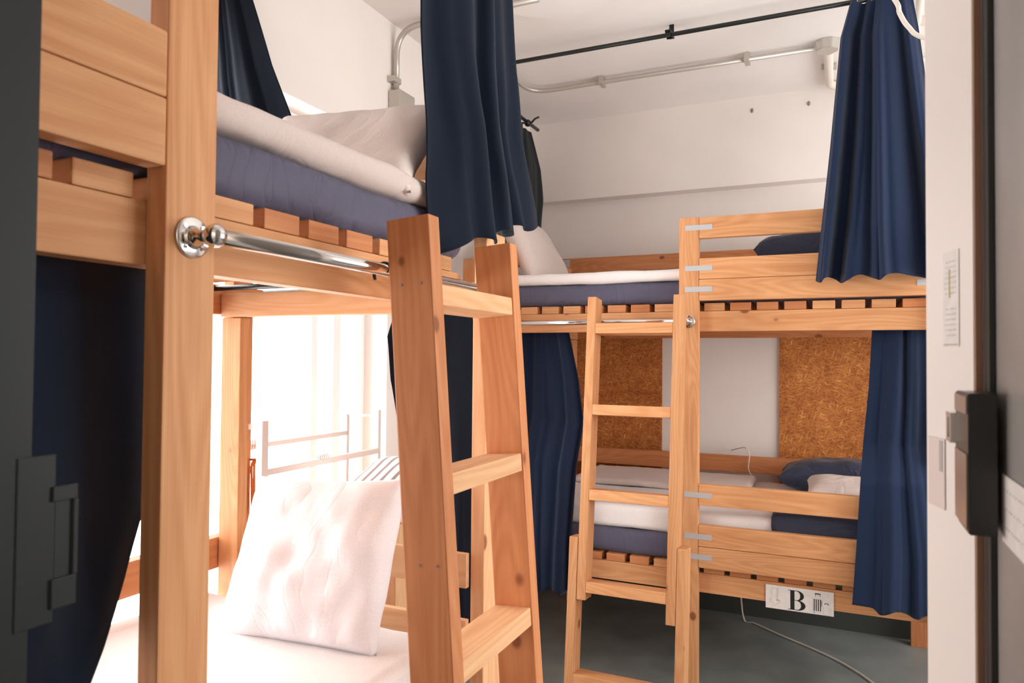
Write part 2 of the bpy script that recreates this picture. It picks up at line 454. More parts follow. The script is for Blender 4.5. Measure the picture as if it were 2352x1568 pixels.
# lock strike mounted on that jamb
st = thing('strike_box', 'dark steel lock strike box on the dark left door jamb', 'lock strike', (-.667, .43, 1.28))
bm = bmesh.new(); add_box(bm, (-.672, .405, 1.20), (-.6685, .440, 1.356), .001)
finish('strike_plate', bm, M['jamb'], st)
bm = bmesh.new()
add_box(bm, (-.6715, .436, 1.212), (-.6655, .460, 1.240), .001); add_box(bm, (-.6715, .436, 1.312), (-.6655, .460, 1.326), .001)
add_box(bm, (-.6715, .456, 1.240), (-.6655, .461, 1.312), .001); add_box(bm, (-.6695, .440, 1.240), (-.6685, .456, 1.312), 0)
finish('strike_housing', bm, M['jamb'], st)

# round ceiling plate
bm = bmesh.new()
bmesh.ops.create_cone(bm, cap_ends=True, segments=64, radius1=.27, radius2=.285, depth=.02)
bmesh.ops.translate(bm, verts=bm.verts, vec=(-1.03, 2.60, CZ-.01))
o = finish('ceiling_plate', bm, M['ceil']); tag(o, 'round white plate fixed flat to the ceiling', 'ceiling plate')

# ---------------------------------------------------------------- bunk beds
def bunk(name, label, mp, D, mats, plates, open_top, open_u, base):
    """mp maps (u along, v deep, z) to world. u=0 is the guarded end."""
    t = thing(name, label, 'bunk bed', base)
    def b(pn, u0, u1, v0, v1, z0, z1, mk='pine', **k):
        return board(pn, mp(u0, v0, z0), mp(u1, v1, z1), M[mk], t, **k)
    U = 2.036
    # posts
    b('post', 0, .083, 0, .038, 0, 2.064, mats[0]); b('post', .964, 1.048, 0, .038, 0, 2.064, mats[0])
    b('post', open_u, U, 0, .038, 0, open_top, mats[2])
    for u0 in (0, U-.085): b('post', u0, u0+.083, D-.038, D, 0, 2.064, mats[1])
    # guard boards, front
    for z0, z1 in ((1.971, 2.062), (1.7945, 1.884), (1.702, 1.7935)):
        b('guard_board', .084, .963, 0, .036, z0, z1, mats[0], bevel=.004)
    for z0, z1 in ((.825, .915), (.651, .741), (.560, .6495)):
        b('guard_board', .084, .963, 0, .036, z0, z1, mats[0], bevel=.004)
    # rear rails
    for z0, z1 in ((1.971, 2.062), (.825, .915), (.60, .69)): b('rear_rail', 0, U, D-.078, D-.04, z0, z1, mats[1])
    # side beams
    for z0, z1 in ((1.571, 1.6585), (.445, .5285)):
        b('side_beam', 0, 1.86, .040, .078, z0, z1, mats[0]); b('side_beam', 0, U, D-.078, D-.04, z0, z1, mats[1])
    for z0, z1 in ((1.563, 1.632), (.445, .525)): b('end_beam', 1.862, 1.90, 0.002 if z0 > 1 else .05, D-.08, z0, z1, mats[2])
    b('end_beam', 0, .038, .08, D-.08, 1.57, 1.655, mats[1]); b('end_beam', 0, .038, .08, D-.08, .445, .53, mats[1])
    b('corner_block', 1.864, 1.900, .001, .036, 1.633, 1.696, mats[2])
    b('corner_post', 1.866, 1.902, D-.155, D-.082, 0, 1.56, mats[0])
    # end boards on the open end
    for z0, z1 in ((.865, .952), (.70, .785), (1.917, 1.997)): b('end_board', 1.905, 1.922, .04, D-.08, z0, z1, mats[2])
    for z0, z1 in ((.825, .915), (1.971, 2.062)): b('end_board', .002, .036, .04, D-.08, z0, z1, mats[2])
    # slats
    for z0 in (1.6595, .5295):
        first = None
        for k in range(-1, 16):
            g = .198+.1087*k; u0 = g+.0118; u1 = g+.0969
            if u0 < .0: continue
            if u1 > 1.87: break
            if first is None or k % 3 == 0:
                first = b('slat', u0, u1, .041, D-.041, z0, z0+.0345, mats[(k//3) % 2], bevel=.003, grain=(1 if abs(mp(1, 0, 0)[0]-mp(0, 0, 0)[0]) > .5 else 0)); fu = u0
            else:
                d = Vector(mp(u0, 0, 0))-Vector(mp(fu, 0, 0)); copy_obj(first, d, t)
    # galvanised joining plates
    if plates:
        for uc in (.964, .083):
            for zc, n_ in ((2.018, 0), (1.842, 0), (1.751, 0), (.868, 0), (.692, 0), (.606, 0)):
                pl = b('joining_plate', uc-.058, uc+.058, -.002, .0, zc-.0115, zc+.0115, 'steel', bevel=.0005)
                pl['label'] = 'grey zinc joining plate'
        pl = b('joining_plate', 1.92, 1.99, D-.080, D-.078, 2.01, 2.055, 'steel', bevel=0); pl['label'] = 'grey zinc corner plate'
        pl = b('joining_plate', 1.93, 1.98, D-.082, D-.080, 1.575, 1.63, 'steel', bevel=0); pl['label'] = 'grey zinc corner plate'
    # chrome bar for the ladder
    zb = 1.613; vb = -.043
    bm = bmesh.new(); tube_into(bm, [mp(1.007, vb, zb), mp(1.96, vb, zb)], .0115, 20)
    bar = finish('ladder_bar', bm, M['chrome'], t); bar['label'] = 'chrome bar'
    for ub in (1.007, 1.965):
        bm = bmesh.new(); f = Vector(mp(0, -1, 0))-Vector(mp(0, 0, 0))
        P = lambda v: Vector(mp(ub, v, zb))
        tube_into(bm, [P(-.0005), P(-.003), P(-.0045)], [.029, .029, .0265], 32)
        tube_into(bm, [P(-.004), P(-.012), P(-.02), P(-.034)], [.017, .013, .0095, .010], 24)
        ball_into(bm, P(vb), .0165)
        for a in (45, 135, 225, 315):
            du = .021*math.cos(math.radians(a)); dz = .021*math.sin(math.radians(a))
            tube_into(bm, [mp(ub+du, -.0044, zb+dz), mp(ub+du, -.0058, zb+dz)], .003, 10)
        bmesh.ops.recalc_face_normals(bm, faces=bm.faces)
        fl = finish('flange', bm, M['chrome'], bar)
    return t
mpR = lambda u, v, z: (.416-u, 3.146+v, z)
mpL = lambda u, v, z: (-.818-v, -.285+u, z)
DR, DL = 1.092, .925
bedR = bunk('bunk_bed', 'pine bunk bed along the far wall with a letter B sign on its lower beam', mpR, DR, ('pine', 'pine_red', 'pine'), True, 2.064, 1.953, (-.59, 3.7, 0))
bedL = bunk('bunk_bed', 'pine bunk bed close on the left beside the bright window', mpL, DL, ('pine', 'pine_red', 'pine_pale'), False, 1.775, 1.925, (-1.28, .73, 0))

# mattresses and sheets on top of them
def bedding(mp, D, zm0, zm1, zt1, which, u1m, seed, fm='sheet'):
    a = mp(.04, .047, zm0); b_ = mp(u1m, D-.085, zm1)
    lo = [min(a[i], b_[i]) for i in range(3)]; hi = [max(a[i], b_[i]) for i in range(3)]
    m = slab('mattress', lo, hi, M['blue'], r=.035, seed=seed, wav=.005, nx=90); tag(m, 'blue covered thin mattress on the ' + which, 'mattress', 'blue bunk mattresses')
    a = mp(.06, .062 if zt1 == .785 else .036, zm1+.001); b_ = mp(u1m-.06, D-.09, zt1)
    lo = [min(a[i], b_[i]) for i in range(3)]; hi = [max(a[i], b_[i]) for i in range(3)]
    m = slab('futon', lo, hi, M[fm], r=.028, seed=seed+5, wav=.006, nx=90); tag(m, 'white sheeted futon on the ' + which, 'futon', 'white sheeted futons')
bedding(mpR, DR, 1.696, 1.797, 1.852, 'upper bunk at the far wall', 1.94, 1)
bedding(mpR, DR, .566, .676, .785, 'lower bunk at the far wall, above the B sign', 1.86, 2)
bedding(mpL, DL, 1.696, 1.798, 1.860, 'upper bunk at the left, nearest the camera', 1.90, 3, 'sheetpink')
bedding(mpL, DL, .566, .676, .790, 'lower bunk at the left, beside the bright window', 1.855, 4)

# ---------------------------------------------------------------- ladders
def lad_box(name, lo, hi, mat, parent, grain=None, bevel=.003):
    return finish(name, box_bm(lo, hi, bevel, grain), mat, parent)
# left ladder: local x = depth, local y = width, local z up
lean = .075
LB = thing('ladder', 'large pine ladder leaning on the chrome bar of the near left bunk', 'ladder', (-.583, 1.294, 0), rot=(0, -math.atan(lean), 0))
HL = 1.708
for y0, mk in ((-.194, 'pine_red'), (.156, 'pine_red')):
    lad_box('rail', (-.045, y0, 0.02), (.045, y0+.038, HL), M[mk], LB)
for zc in (1.565, 1.222, .889, .55, .21):
    lad_box('rung', (-.044, -.156, zc-.0195), (.042, .156, zc+.0195), M['pine_pale'], LB)
bm = bmesh.new()
arc = [(-.052+.0*i, -.170, 0) for i in range(1)]
pp = [(-.045-.028*math.sin(a)*0-.030+.022*math.cos(a), -.165, 1.614+.022*math.sin(a)) for a in [PI*k/10 for k in range(-1, 12)]]
for a, b_ in zip(pp, pp[1:]):
    pass
tube_into(bm, pp, .0035, 8); bmesh.ops.recalc_face_normals(bm, faces=bm.faces)
hk = finish('hook', bm, M['blackmetal'], LB); hk['label'] = 'dark steel hook over the bar'
for z, xs in ((1.585, (-.02, .022)), (1.085, (-.012, .024)), (.75, (-.015, .02))):
    for x in xs:
        bm = bmesh.new(); tube_into(bm, [(x, -.1935, z), (x, -.1952, z)], .0028, 10)
        bmesh.ops.recalc_face_normals(bm, faces=bm.faces); finish('screw', bm, M['plug'], LB)
# right ladder: sliding two part ladder, local x = width, local y = depth
lean2 = .103
RB = thing('ladder', 'smaller two part pine ladder leaning on the far bunk beside its middle post', 'ladder', (-.783, 2.829, 0), rot=(-math.atan(lean2), 0, 0))
for x0 in (-.203, .166): lad_box('rail', (x0, -.045, .455 if x0 < 0 else .41), (x0+.038, .043, 1.72), M['pine'], RB)
for x0 in (-.243, .205): lad_box('extension_rail', (x0, -.045, .0), (x0+.038, .043, .705), M['pine'], RB)
for zc in (1.583, 1.236, .882, .508): lad_box('rung', (-.165, -.044, zc-.022), (.166, .042, zc+.022), M['pine'], RB)
lad_box('extension_rung', (-.205, -.044, .118), (.205, .042, .160), M['pine'], RB)

# ---------------------------------------------------------------- curtains
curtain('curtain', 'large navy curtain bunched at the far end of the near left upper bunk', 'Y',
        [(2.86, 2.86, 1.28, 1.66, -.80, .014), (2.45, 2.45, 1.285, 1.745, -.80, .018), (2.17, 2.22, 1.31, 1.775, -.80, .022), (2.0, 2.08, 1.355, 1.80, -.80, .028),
         (1.86, 1.97, 1.372, 1.86, -.80, .030), (1.683, 1.84, 1.395, 1.93, -.80, .026)], 3.2, M['navyshade'], seed=3, sharp=1.3)
curtain('curtain', 'navy curtain at the head of the left upper bunk beside the tall post', 'X',
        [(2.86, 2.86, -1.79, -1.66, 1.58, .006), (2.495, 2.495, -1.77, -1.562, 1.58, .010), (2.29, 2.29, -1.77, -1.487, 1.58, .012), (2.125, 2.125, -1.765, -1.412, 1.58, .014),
         (1.88, 1.88, -1.75, -1.34, 1.58, .014)], 2.4, M['navyshade'], seed=9)
curtain('curtain', 'navy curtain covering the lower left bunk beside the dark door jamb', 'Y',
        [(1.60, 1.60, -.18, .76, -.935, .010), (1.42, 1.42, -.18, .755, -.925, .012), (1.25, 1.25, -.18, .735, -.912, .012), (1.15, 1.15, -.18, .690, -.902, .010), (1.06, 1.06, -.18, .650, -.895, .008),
         (.98, .98, -.18, .60, -.88, .004), (.91, .91, -.18, .56, -.79, .008), (.5, .5, -.18, .50, -.775, .014)], 7, M['navyshade'], seed=5, nu=160)
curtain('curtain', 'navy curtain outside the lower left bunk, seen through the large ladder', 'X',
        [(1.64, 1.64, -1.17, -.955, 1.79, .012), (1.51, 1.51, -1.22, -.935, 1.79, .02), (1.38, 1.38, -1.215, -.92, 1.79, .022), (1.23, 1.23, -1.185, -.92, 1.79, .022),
         (.92, .92, -1.14, -.925, 1.79, .022), (.62, .62, -1.12, -.925, 1.79, .022)], 2.6, M['navyshade'], seed=12)
curtain('curtain', 'charcoal curtain hanging in the far corner above the pillow of the far bunk', 'Y',
        [(2.82, 2.80, 3.78, 3.93, -1.685, .008), (2.62, 2.60, 3.68, 4.07, -1.685, .014), (2.4, 2.4, 3.66, 4.10, -1.685, .016), (2.12, 2.12, 3.66, 4.08, -1.685, .016)], 2.5, M['darkcloth'], seed=21)
curtain('curtain', 'navy curtain hanging from the black ceiling rod over the far upper bunk', 'X',
        [(2.85, 2.85, .045, .26, 3.09, .014), (2.72, 2.72, .010, .28, 3.08, .028), (2.28, 2.28, -.03, .33, 3.06, .040), (1.95, 1.95, -.065, .37, 3.052, .044), (1.765, 1.765, -.085, .40, 3.05, .046)],
        3.7, M['navy'], seed=37, nu=180, sharp=1.1)
curtain('curtain', 'navy curtain over the guard boards of the far lower bunk, right of B sign', 'X',
        [(1.60, 1.60, .125, .325, 3.262, .012), (1.35, 1.35, .11, .325, 3.225, .016), (1.12, 1.12, .088, .323, 3.20, .016), (.98, .98, .075, .34, 3.105, .012), (.70, .70, .058, .38, 3.09, .016), (.50, .50, .045, .39, 3.085, .018)],
        2.4, M['navy'], seed=44, nu=120)
curtain('curtain', 'navy curtain at the left end of the far lower bunk, behind the small ladder', 'X',
        [(1.60, 1.60, -1.42, -1.19, 3.262, .014), (1.35, 1.35, -1.43, -1.13, 3.24, .02), (1.15, 1.15, -1.43, -1.10, 3.22, .022), (.95, .95, -1.43, -1.105, 3.14, .022), (.6, .6, -1.41, -1.112, 3.10, .022), (.385, .385, -1.40, -1.117, 3.10, .022)],
        2.6, M['navy'], seed=52)

# ---------------------------------------------------------------- rods, conduits, cables
r = thing('curtain_rod', 'long black curtain rod fixed under the ceiling in front of the far bunk', 'curtain rod', (-.6, 3.1, 2.86))
tube('rod', [(-1.66, 3.1, 2.86), (.42, 3.1, 2.86)], .0095, M['blackmetal'], r, smooth=False)
for x in (-.67, .285):
    bm = bmesh.new(); add_box(bm, (x-.012, 3.075, 2.868), (x+.012, 3.165, 2.874), .001); add_box(bm, (x-.012, 3.084, 2.848), (x+.012, 3.088, 2.874)); add_box(bm, (x-.012, 3.112, 2.848), (x+.012, 3.116, 2.874))
    add_box(bm, (x-.010, 3.155, 2.872), (x+.010, 3.165, CZ)); finish('bracket', bm, M['blackmetal'], r)
for x in (.07, .12, .17, .22):
    bm = bmesh.new(); tube_into(bm, [(x, 3.1+.014*math.sin(a), 2.86+.014*math.cos(a)) for a in [2*PI*k/16 for k in range(16)]], .0015, 6); g = finish('ring', bm, M['steel'], r)
r = thing('curtain_rod', 'black rod end with a clamp in the far left corner', 'curtain rod', (-1.68, 3.6, 2.85))
tube('rod', [(-1.68, 3.2, 2.85), (-1.68, 4.06, 2.85)], .0105, M['blackmetal'], r, smooth=False)
bm = bmesh.new(); ball_into(bm, (-1.68, 3.90, 2.845), .026, .8, 1, .8); tube_into(bm, [(-1.655, 3.90, 2.845), (-1.64, 3.915, 2.87), (-1.615, 3.92, 2.88)], .006, 8); tube_into(bm, [(-1.70, 3.9, 2.85), (-1.76, 3.9, 2.85), (-1.80, 3.9, 2.85)], .006, 8)
finish('clamp', bm, M['blackmetal'], r)
o = tube('curtain_rod', [(-1.735, 1.555, 1.646), (-1.10, 1.555, 1.646)], .008, M['blackmetal'], None, smooth=False); tag(o, 'short dark rod just under the slats of the left upper bunk', 'curtain rod')
o = tube('curtain_rod', [(-1.52, 3.262, 1.60), (.40, 3.262, 1.60)], .008, M['blackmetal'], None, smooth=False); tag(o, 'thin dark rod behind the upper beam of the far bunk', 'curtain rod')
o = tube('curtain_rod', [(-1.72, 1.79, 1.655), (-.90, 1.79, 1.655)], .007, M['blackmetal'], None, smooth=False); tag(o, 'thin dark rod outside the window end of the left bunk', 'curtain rod')

c1 = thing('wall_conduit', 'steel conduit rising from a metal box on the left wall and bending onto the ceiling', 'conduit', (-1.78, 2.65, 2.4))
tube('pipe', poly_path([(-1.778, 2.655, 2.63), (-1.778, 2.655, CZ-.03), (-1.10, 2.655, CZ-.03)], .12), .013, M['conduit'], c1, smooth=False)
board('box', (-1.798, 2.625, 2.33), (-1.74, 2.75, 2.62), M['conduit'], c1, bevel=.004)
board('clip', (-1.80, 2.615, 2.655), (-1.763, 2.672, 2.68), M['conduit'], c1, bevel=.001)
c2 = thing('wall_conduit', 'thinner conduit further along the left wall running on the ceiling around to the far bunk', 'conduit', (-1.78, 2.96, 2.2))
tube('pipe', poly_path([(-1.783, 2.975, 2.1), (-1.783, 2.975, CZ-.03), (-1.53, 2.975, CZ-.03), (-1.53, 3.60, CZ-.03), (-.10, 3.60, CZ-.03)], .13), .0115, M['conduit'], c2, smooth=False)
board('clip', (-1.80, 2.945, 2.64), (-1.768, 2.99, 2.665), M['conduit'], c2, bevel=.001)
for x in (-1.13, -.40): board('clip', (x-.012, 3.58, CZ-.045), (x+.012, 3.645, CZ-.001), M['conduit'], c2, bevel=.001)
bm = bmesh.new()
bmesh.ops.create_cone(bm, cap_ends=True, segments=8, radius1=.05, radius2=.056, depth=.045); bmesh.ops.rotate(bm, verts=bm.verts, cent=(0, 0, 0), matrix=Matrix.Rotation(PI/8, 3, 'Z'))
bmesh.ops.bevel(bm, geom=list(bm.edges), offset=.003, segments=2, affect='EDGES'); bmesh.ops.translate(bm, verts=bm.verts, vec=(-.045, 3.61, CZ-.0235))
o = finish('junction_box', bm, M['conduit']); tag(o, 'octagonal metal junction box on the ceiling left of the hanging curtain', 'junction box')
c3 = thing('ceiling_conduit', 'painted conduit bending on the ceiling below the octagonal junction box', 'conduit', (-.04, 3.9, CZ))
tube('pipe', poly_path([(-.04, 3.665, CZ-.025), (-.04, 4.15, CZ-.025), (.25, 4.15, CZ-.025)], .07), .021, M['conduit_paint'], c3, smooth=False)
board('clip', (-.075, 3.88, CZ-.03), (-.005, 3.905, CZ-.001), M['conduit'], c3, bevel=.001)
c4 = thing('ceiling_conduit', 'painted conduit on the ceiling right of the hanging curtain, beside the white door wall', 'conduit', (.31, 3.6, CZ))
tube('pipe', poly_path([(.295, 3.12, CZ-.025), (.335, 3.96, CZ-.025), (.62, 4.02, CZ-.025)], .09), .014, M['conduit_paint'], c4, smooth=False)
board('clip', (.27, 3.50, CZ-.035), (.35, 3.525, CZ-.001), M['conduit_paint'], c4, bevel=.001)
o = tube('cable', [(.12, 3.02, 2.93), (.172, 2.62, 2.62), (.182, 2.6, 2.57), (.207, 2.6, 2.52), (.255, 2.6, 2.475), (.45, 2.6, 2.40), (.8, 2.6, 2.6), (.9, 2.6, 2.94)], .0075, M['cable'])
tag(o, 'cream cable looping down from the ceiling in front of the curtain', 'cable')
o = tube('cable', [(-.51, 4.24, .44), (-.505, 4.24, .2), (-.48, 4.2, .012), (-.42, 4.17, .007), (-.288, 4.06, .007), (-.114, 3.93, .007), (.024, 3.80, .007), (.147, 3.62, .007), (.28, 3.3, .007)], .0042, M['cable'])
tag(o, 'thin white cable curling over the floor under the far bunk', 'cable')
o = tube('cable', [(-.56, 4.292, .93), (-.47, 4.150, .965), (-.446, 4.145, .93), (-.45, 4.14, .85), (-.42, 4.13, .80)], .003, M['cable'])
tag(o, 'short white cable over the rear rail of the far lower bunk', 'cable')

# boards fixed to the far wall
for (x0, x1), lb in ((((-1.575, -.963)), 'strand board panel on the far wall behind the small ladder'), (((-.302, .75)), 'strand board panel on the far wall behind the right lower curtain')):
    o = board('strand_board_panel', (x0, 4.296, .42), (x1, 4.309, 1.72), M['osb'], None, bevel=0); tag(o, lb, 'wall panel', 'strand board wall panels')
# marks on the far wall
for x, z, lb in ((-.439, 2.85, 'left of the two small wall plugs high on the far wall'), (-.144, 2.849, 'right of the two small wall plugs high on the far wall')):
    bm = bmesh.new(); ball_into(bm, (x, 4.208, z), .011, .7, .5, 1.2); tag(finish('wall_plug', bm, M['plug']), lb, 'wall plug', 'wall plugs')

# ---------------------------------------------------------------- sign B
sg = thing('bed_sign', 'white sign with a large letter B and a suitcase symbol on the lower beam', 'sign', (-.148, 3.181, .47))
Y0 = 3.183
SX = lambda p: -.277+p*.2585; SZ = lambda q: .4225+q*.0955          # p,q in 0..1 of the sign
board('panel', (SX(0), Y0-.002, SZ(0)), (SX(1), Y0, SZ(1)), M['paper'], sg, bevel=0)
def flat(name, polys, mat, parent, fn, y):
    bm = bmesh.new()
    for pl in polys: 
        a = [bm.verts.new((fn(p)[0], y, fn(p)[1])) for p in pl]; bm.faces.new(a)
    bmesh.ops.triangulate(bm, faces=bm.faces)
    r_ = bmesh.ops.extrude_face_region(bm, geom=list(bm.faces)); bmesh.ops.translate(bm, verts=[v for v in r_['geom'] if isinstance(v, bmesh.types.BMVert)], vec=(0, .0003, 0))
    bmesh.ops.recalc_face_normals(bm, faces=bm.faces)
    return finish(name, bm, mat, parent)
fn = lambda p: (SX(p[0]), SZ(p[1]))
yy = Y0-.0024
def bowl(cx, cy, ro, rzo, ri, rzi, dx, n=18):
    out = []
    for k in range(n):
        a0 = -PI/2+PI*k/n; a1 = -PI/2+PI*(k+1)/n
        out.append([(cx+ro*math.cos(a0), cy+rzo*math.sin(a0)), (cx+ro*math.cos(a1), cy+rzo*math.sin(a1)), (cx+dx+ri*math.cos(a1), cy+rzi*math.sin(a1)), (cx+dx+ri*math.cos(a0), cy+rzi*math.sin(a0))])
    return out
B = [[(.370, .06), (.432, .06), (.432, .88), (.370, .88)], [(.338, .86), (.475, .86), (.475, .885), (.338, .885)], [(.338, .055), (.475, .055), (.475, .08), (.338, .08)], [(.43, .46), (.49, .46), (.49, .485), (.43, .485)]]
B += bowl(.470, .67, .100, .215, .045, .185, 0) + bowl(.475, .265, .118, .215, .052, .18, 0)
flat('letter_B', B, M['ink'], sg, fn, yy)
S = [[(.712+.030*k, .14+.0*k), (.726+.030*k, .14), (.726+.030*k, .64), (.712+.030*k, .64)] for k in range(4)] + [[(.822, .36), (.830, .36), (.830, .60), (.822, .60)]]
S += [[(.728, .84), (.812, .84), (.812, .885), (.728, .885)], [(.732, .74), (.738, .74), (.738, .84), (.732, .84)], [(.802, .74), (.808, .74), (.808, .84), (.802, .84)], [(.712, .05), (.724, .05), (.724, .09), (.712, .09)]]
S += [[(.862, .46), (.905, .50), (.905, .525), (.862, .49)], [(.905, .50), (.925, .44), (.932, .46), (.912, .525)]]
flat('suitcase_symbol', S, M['ink'], sg, fn, yy)
S = [[(.695, .10), (.699, .10), (.699, .70), (.695, .70)], [(.845, .03), (.849, .03), (.849, .40), (.845, .40)], [(.695, .10), (.815, .10), (.815, .106), (.695, .106)], [(.849, .03), (.96, .03), (.96, .036), (.849, .036)], [(.926, .04), (.93, .04), (.93, .36), (.926, .36)], [(.956, .04), (.96, .04), (.96, .36), (.956, .36)]]
flat('outline_mark', S, M['greyink'], sg, fn, yy)
S = [[(.085, .36), (.093, .36), (.093, .88), (.085, .88)], [(.165, .36), (.188, .36), (.188, .88), (.165, .88)], [(.085, .87), (.188, .87), (.188, .885), (.085, .885)],
     [(.055, .36), (.093, .36), (.093, .385), (.055, .385)], [(.055, .36), (.062, .385), (.14, .13), (.14, .10)], [(.14, .10), (.14, .13), (.215, .385), (.23, .36)], [(.165, .36), (.23, .36), (.222, .39), (.165, .39)]]
flat('down_arrow', S, M['peach'], sg, fn, yy)

# ---------------------------------------------------------------- pillows and covers
o = cushion('pillow', (-1.165, 1.405, .957), (.445, .405, .16), (math.radians(66), math.radians(-3), math.radians(3)), M['whitelinen'], seed=1, wr=.016, pinch=.10)
tag(o, 'big creased white pillow propped up on the lower left bunk by the window', 'pillow')
o = cushion('pillow', (-1.115, 1.42, 1.948), (.55, .35, .10), (math.radians(48), math.radians(3), math.radians(3)), M['pinkpillow'], seed=4, wr=.007, pw=4.5, pinch=.30)
tag(o, 'pale linen pillow on the left upper bunk beneath the large bunched curtain', 'pillow')
o = cushion('pillow', (-1.50, 3.62, 2.02), (.42, .60, .14), (0, math.radians(62), math.radians(0)), M['pinkpillow'], seed=8, wr=.006)
tag(o, 'pale pillow propped at the left end of the far upper bunk', 'pillow')
o = cushion('folded_duvet', (-.02, 3.52, 1.935), (.62, .42, .19), (0, 0, math.radians(-4)), M['navyduvet'], seed=12, wr=.012, pw=4)
tag(o, 'folded dark blue duvet behind the guard boards of the far upper bunk', 'duvet')
o = cushion('folded_duvet', (.10, 3.98, .862), (.76, .32, .18), (0, 0, 0), M['navyduvet'], seed=14, wr=.010, pw=3)
tag(o, 'dark blue duvet lying against the rear rail of the far lower bunk', 'duvet')
o = slab('folded_blanket', (-.262, 3.1835, .712), (.31, 3.42, .815), M['navyduvet'], r=.03, wav=.006, seed=3); tag(o, 'folded dark blue blanket along the guard boards of the far lower bunk', 'blanket')
o = cushion('pillow', (.06, 3.63, .852), (.40, .28, .10), (math.radians(8), 0, 0), M['pinkpillow'], seed=18, wr=.004, pw=5)
tag(o, 'small pinkish pillow on the far lower bunk in front of the dark duvet', 'pillow')
o = slab('folded_sheet', (-1.30, 3.66, .788), (-.40, 4.12, .822), M['pinkpillow'], r=.016, wav=.006, seed=9); tag(o, 'pale spread folded along the rear of the far lower bunk', 'bedspread')

# ---------------------------------------------------------------- things by the window
rk = thing('steel_rack', 'low pale steel tube rack standing by the bright window', 'rack', (-1.72, 2.03, 0))
def sq(name, a, b, w=.012):
    a = Vector(a); b = Vector(b); lo = Vector([min(a[i], b[i]) for i in range(3)])-Vector((w, w, w)); hi = Vector([max(a[i], b[i]) for i in range(3)])+Vector((w, w, w))
    board(name, lo, hi, M['whitesteel'], rk, bevel=.002)
for x in (-1.626, -1.775):
    sq('leg', (x, 1.715, .013), (x, 1.715, 1.235), .013); sq('leg', (x, 2.33, .013), (x, 2.33, 1.235 if x > -1.7 else 1.215), .008)
sq('top_bar', (-1.765, 1.715, 1.228), (-1.64, 1.715, 1.228), .009)
sq('top_bar', (-1.765, 2.33, 1.22), (-1.636, 2.33, 1.22), .004)
sq('long_rail', (-1.626, 1.73, 1.087), (-1.626, 2.32, 1.087), .010); sq('long_rail', (-1.775, 1.73, 1.148), (-1.775, 2.32, 1.148), .008)
sq('long_rail', (-1.626, 1.73, .30), (-1.626, 2.32, .30), .010); sq('long_rail', (-1.775, 1.73, .30), (-1.775, 2.32, .30), .008)
bm = bmesh.new()
for y0, x in ((1.98, -1.626), (1.55+.25, -1.775)):
    z = 1.106 if x > -1.7 else 1.164
    tube_into(bm, [(x+.010*math.cos(a), y0+a*.0016, z-.010+.016*math.sin(a)) for a in [k*.5 for k in range(64)]], .0022, 6)
bmesh.ops.recalc_face_normals(bm, faces=bm.faces); finish('coil', bm, M['whitesteel'], rk)
sp = thing('cord_bundle', 'tan cord bundle hanging from the steel rack by the window', 'cord', (-1.68, 1.735, 1.11))
for x, zl in ((-1.70, .965), (-1.69, .93), (-1.678, .945), (-1.668, .93), (-1.66, .98)):
    tube('cord', [(x, 1.752, zl), (x+.002, 1.748, 1.04), (x+.004, 1.745, 1.105), (-1.672, 1.742, 1.12)], .0038, M['leather'], sp)
bm = bmesh.new(); tube_into(bm, [(-1.70, 1.742, 1.12), (-1.65, 1.735, 1.125), (-1.63, 1.72, 1.13)], .004, 8); finish('loop', bm, M['leather'], sp)
# striped folded cloth in a low rattan-coloured stool box beyond the bunk
o = board('storage_crate', (-1.50, 1.88, 0), (-1.24, 2.26, .93), M['pine_pale'], None); tag(o, 'pale wooden crate beyond the white pillow, under the striped cushion', 'crate')
o = cushion('cushion', (-1.38, 2.06, 1.0), (.30, .34, .14), (math.radians(22), 0, 0), M['stripe'], seed=22, wr=.004)
tag(o, 'small striped cushion beyond the white pillow near the window', 'cushion')

# ---------------------------------------------------------------- door on the right
dr = thing('door_leaf', 'grey painted open door at the right edge with a black lock', 'door', (.16, .45, 0))
board('leaf', (.1405, .02, .01), (.178, .862, 2.1+.7), M['door'], dr, bevel=.002)
board('gasket', (.1345, .835, .01), (.1405, .862, 2.8), M['gasket'], dr, bevel=.001)
board('edge_strip', (.1278, .8655, .01), (.1345, .8755, 2.8), M['brown'], dr, bevel=.0005)
# rim lock: case tall 13 cm, standing 2 cm off the leaf
bm = bmesh.new()
prof = [(.790, 1.288), (.852, 1.288-.0), (.872, 1.300), (.872, 1.365), (.868, 1.372), (.868, 1.395), (.872, 1.402), (.872, 1.418), (.868, 1.420), (.790, 1.420)]
v0 = [bm.verts.new((.1105, y, z)) for y, z in prof]; v1 = [bm.verts.new((.1335, y, z)) for y, z in prof]
bm.faces.new(v0); bm.faces.new(list(reversed(v1)))
for k in range(len(prof)): bm.faces.new((v0[k], v0[(k+1) % len(prof)], v1[(k+1) % len(prof)], v1[k]))
bmesh.ops.recalc_face_normals(bm, faces=bm.faces); bmesh.ops.bevel(bm, geom=list(bm.edges), offset=.0012, segments=2, affect='EDGES')
lk = finish('lock', bm, M['black'], dr); lk['label'] = 'black lock case'
board('face_plate', (.1092, .797, 1.292), (.1104, .868, 1.362), M['lockside'], lk, bevel=.0004)
board('face_plate', (.1092, .797, 1.400), (.1104, .868, 1.417), M['lockside'], lk, bevel=.0004)
bm = bmesh.new(); add_box(bm, (.1045, .8665, 1.366), (.1195, .892, 1.371), .0008); add_box(bm, (.1045, .8665, 1.392), (.1195, .892, 1.397), .0008)
add_box(bm, (.1045, .889, 1.366), (.1195, .893, 1.397), .0008); add_box(bm, (.1075, .8665, 1.371), (.1105, .885, 1.392), .0006); add_box(bm, (.1045, .8645, 1.366), (.1165, .868, 1.397), .0008)
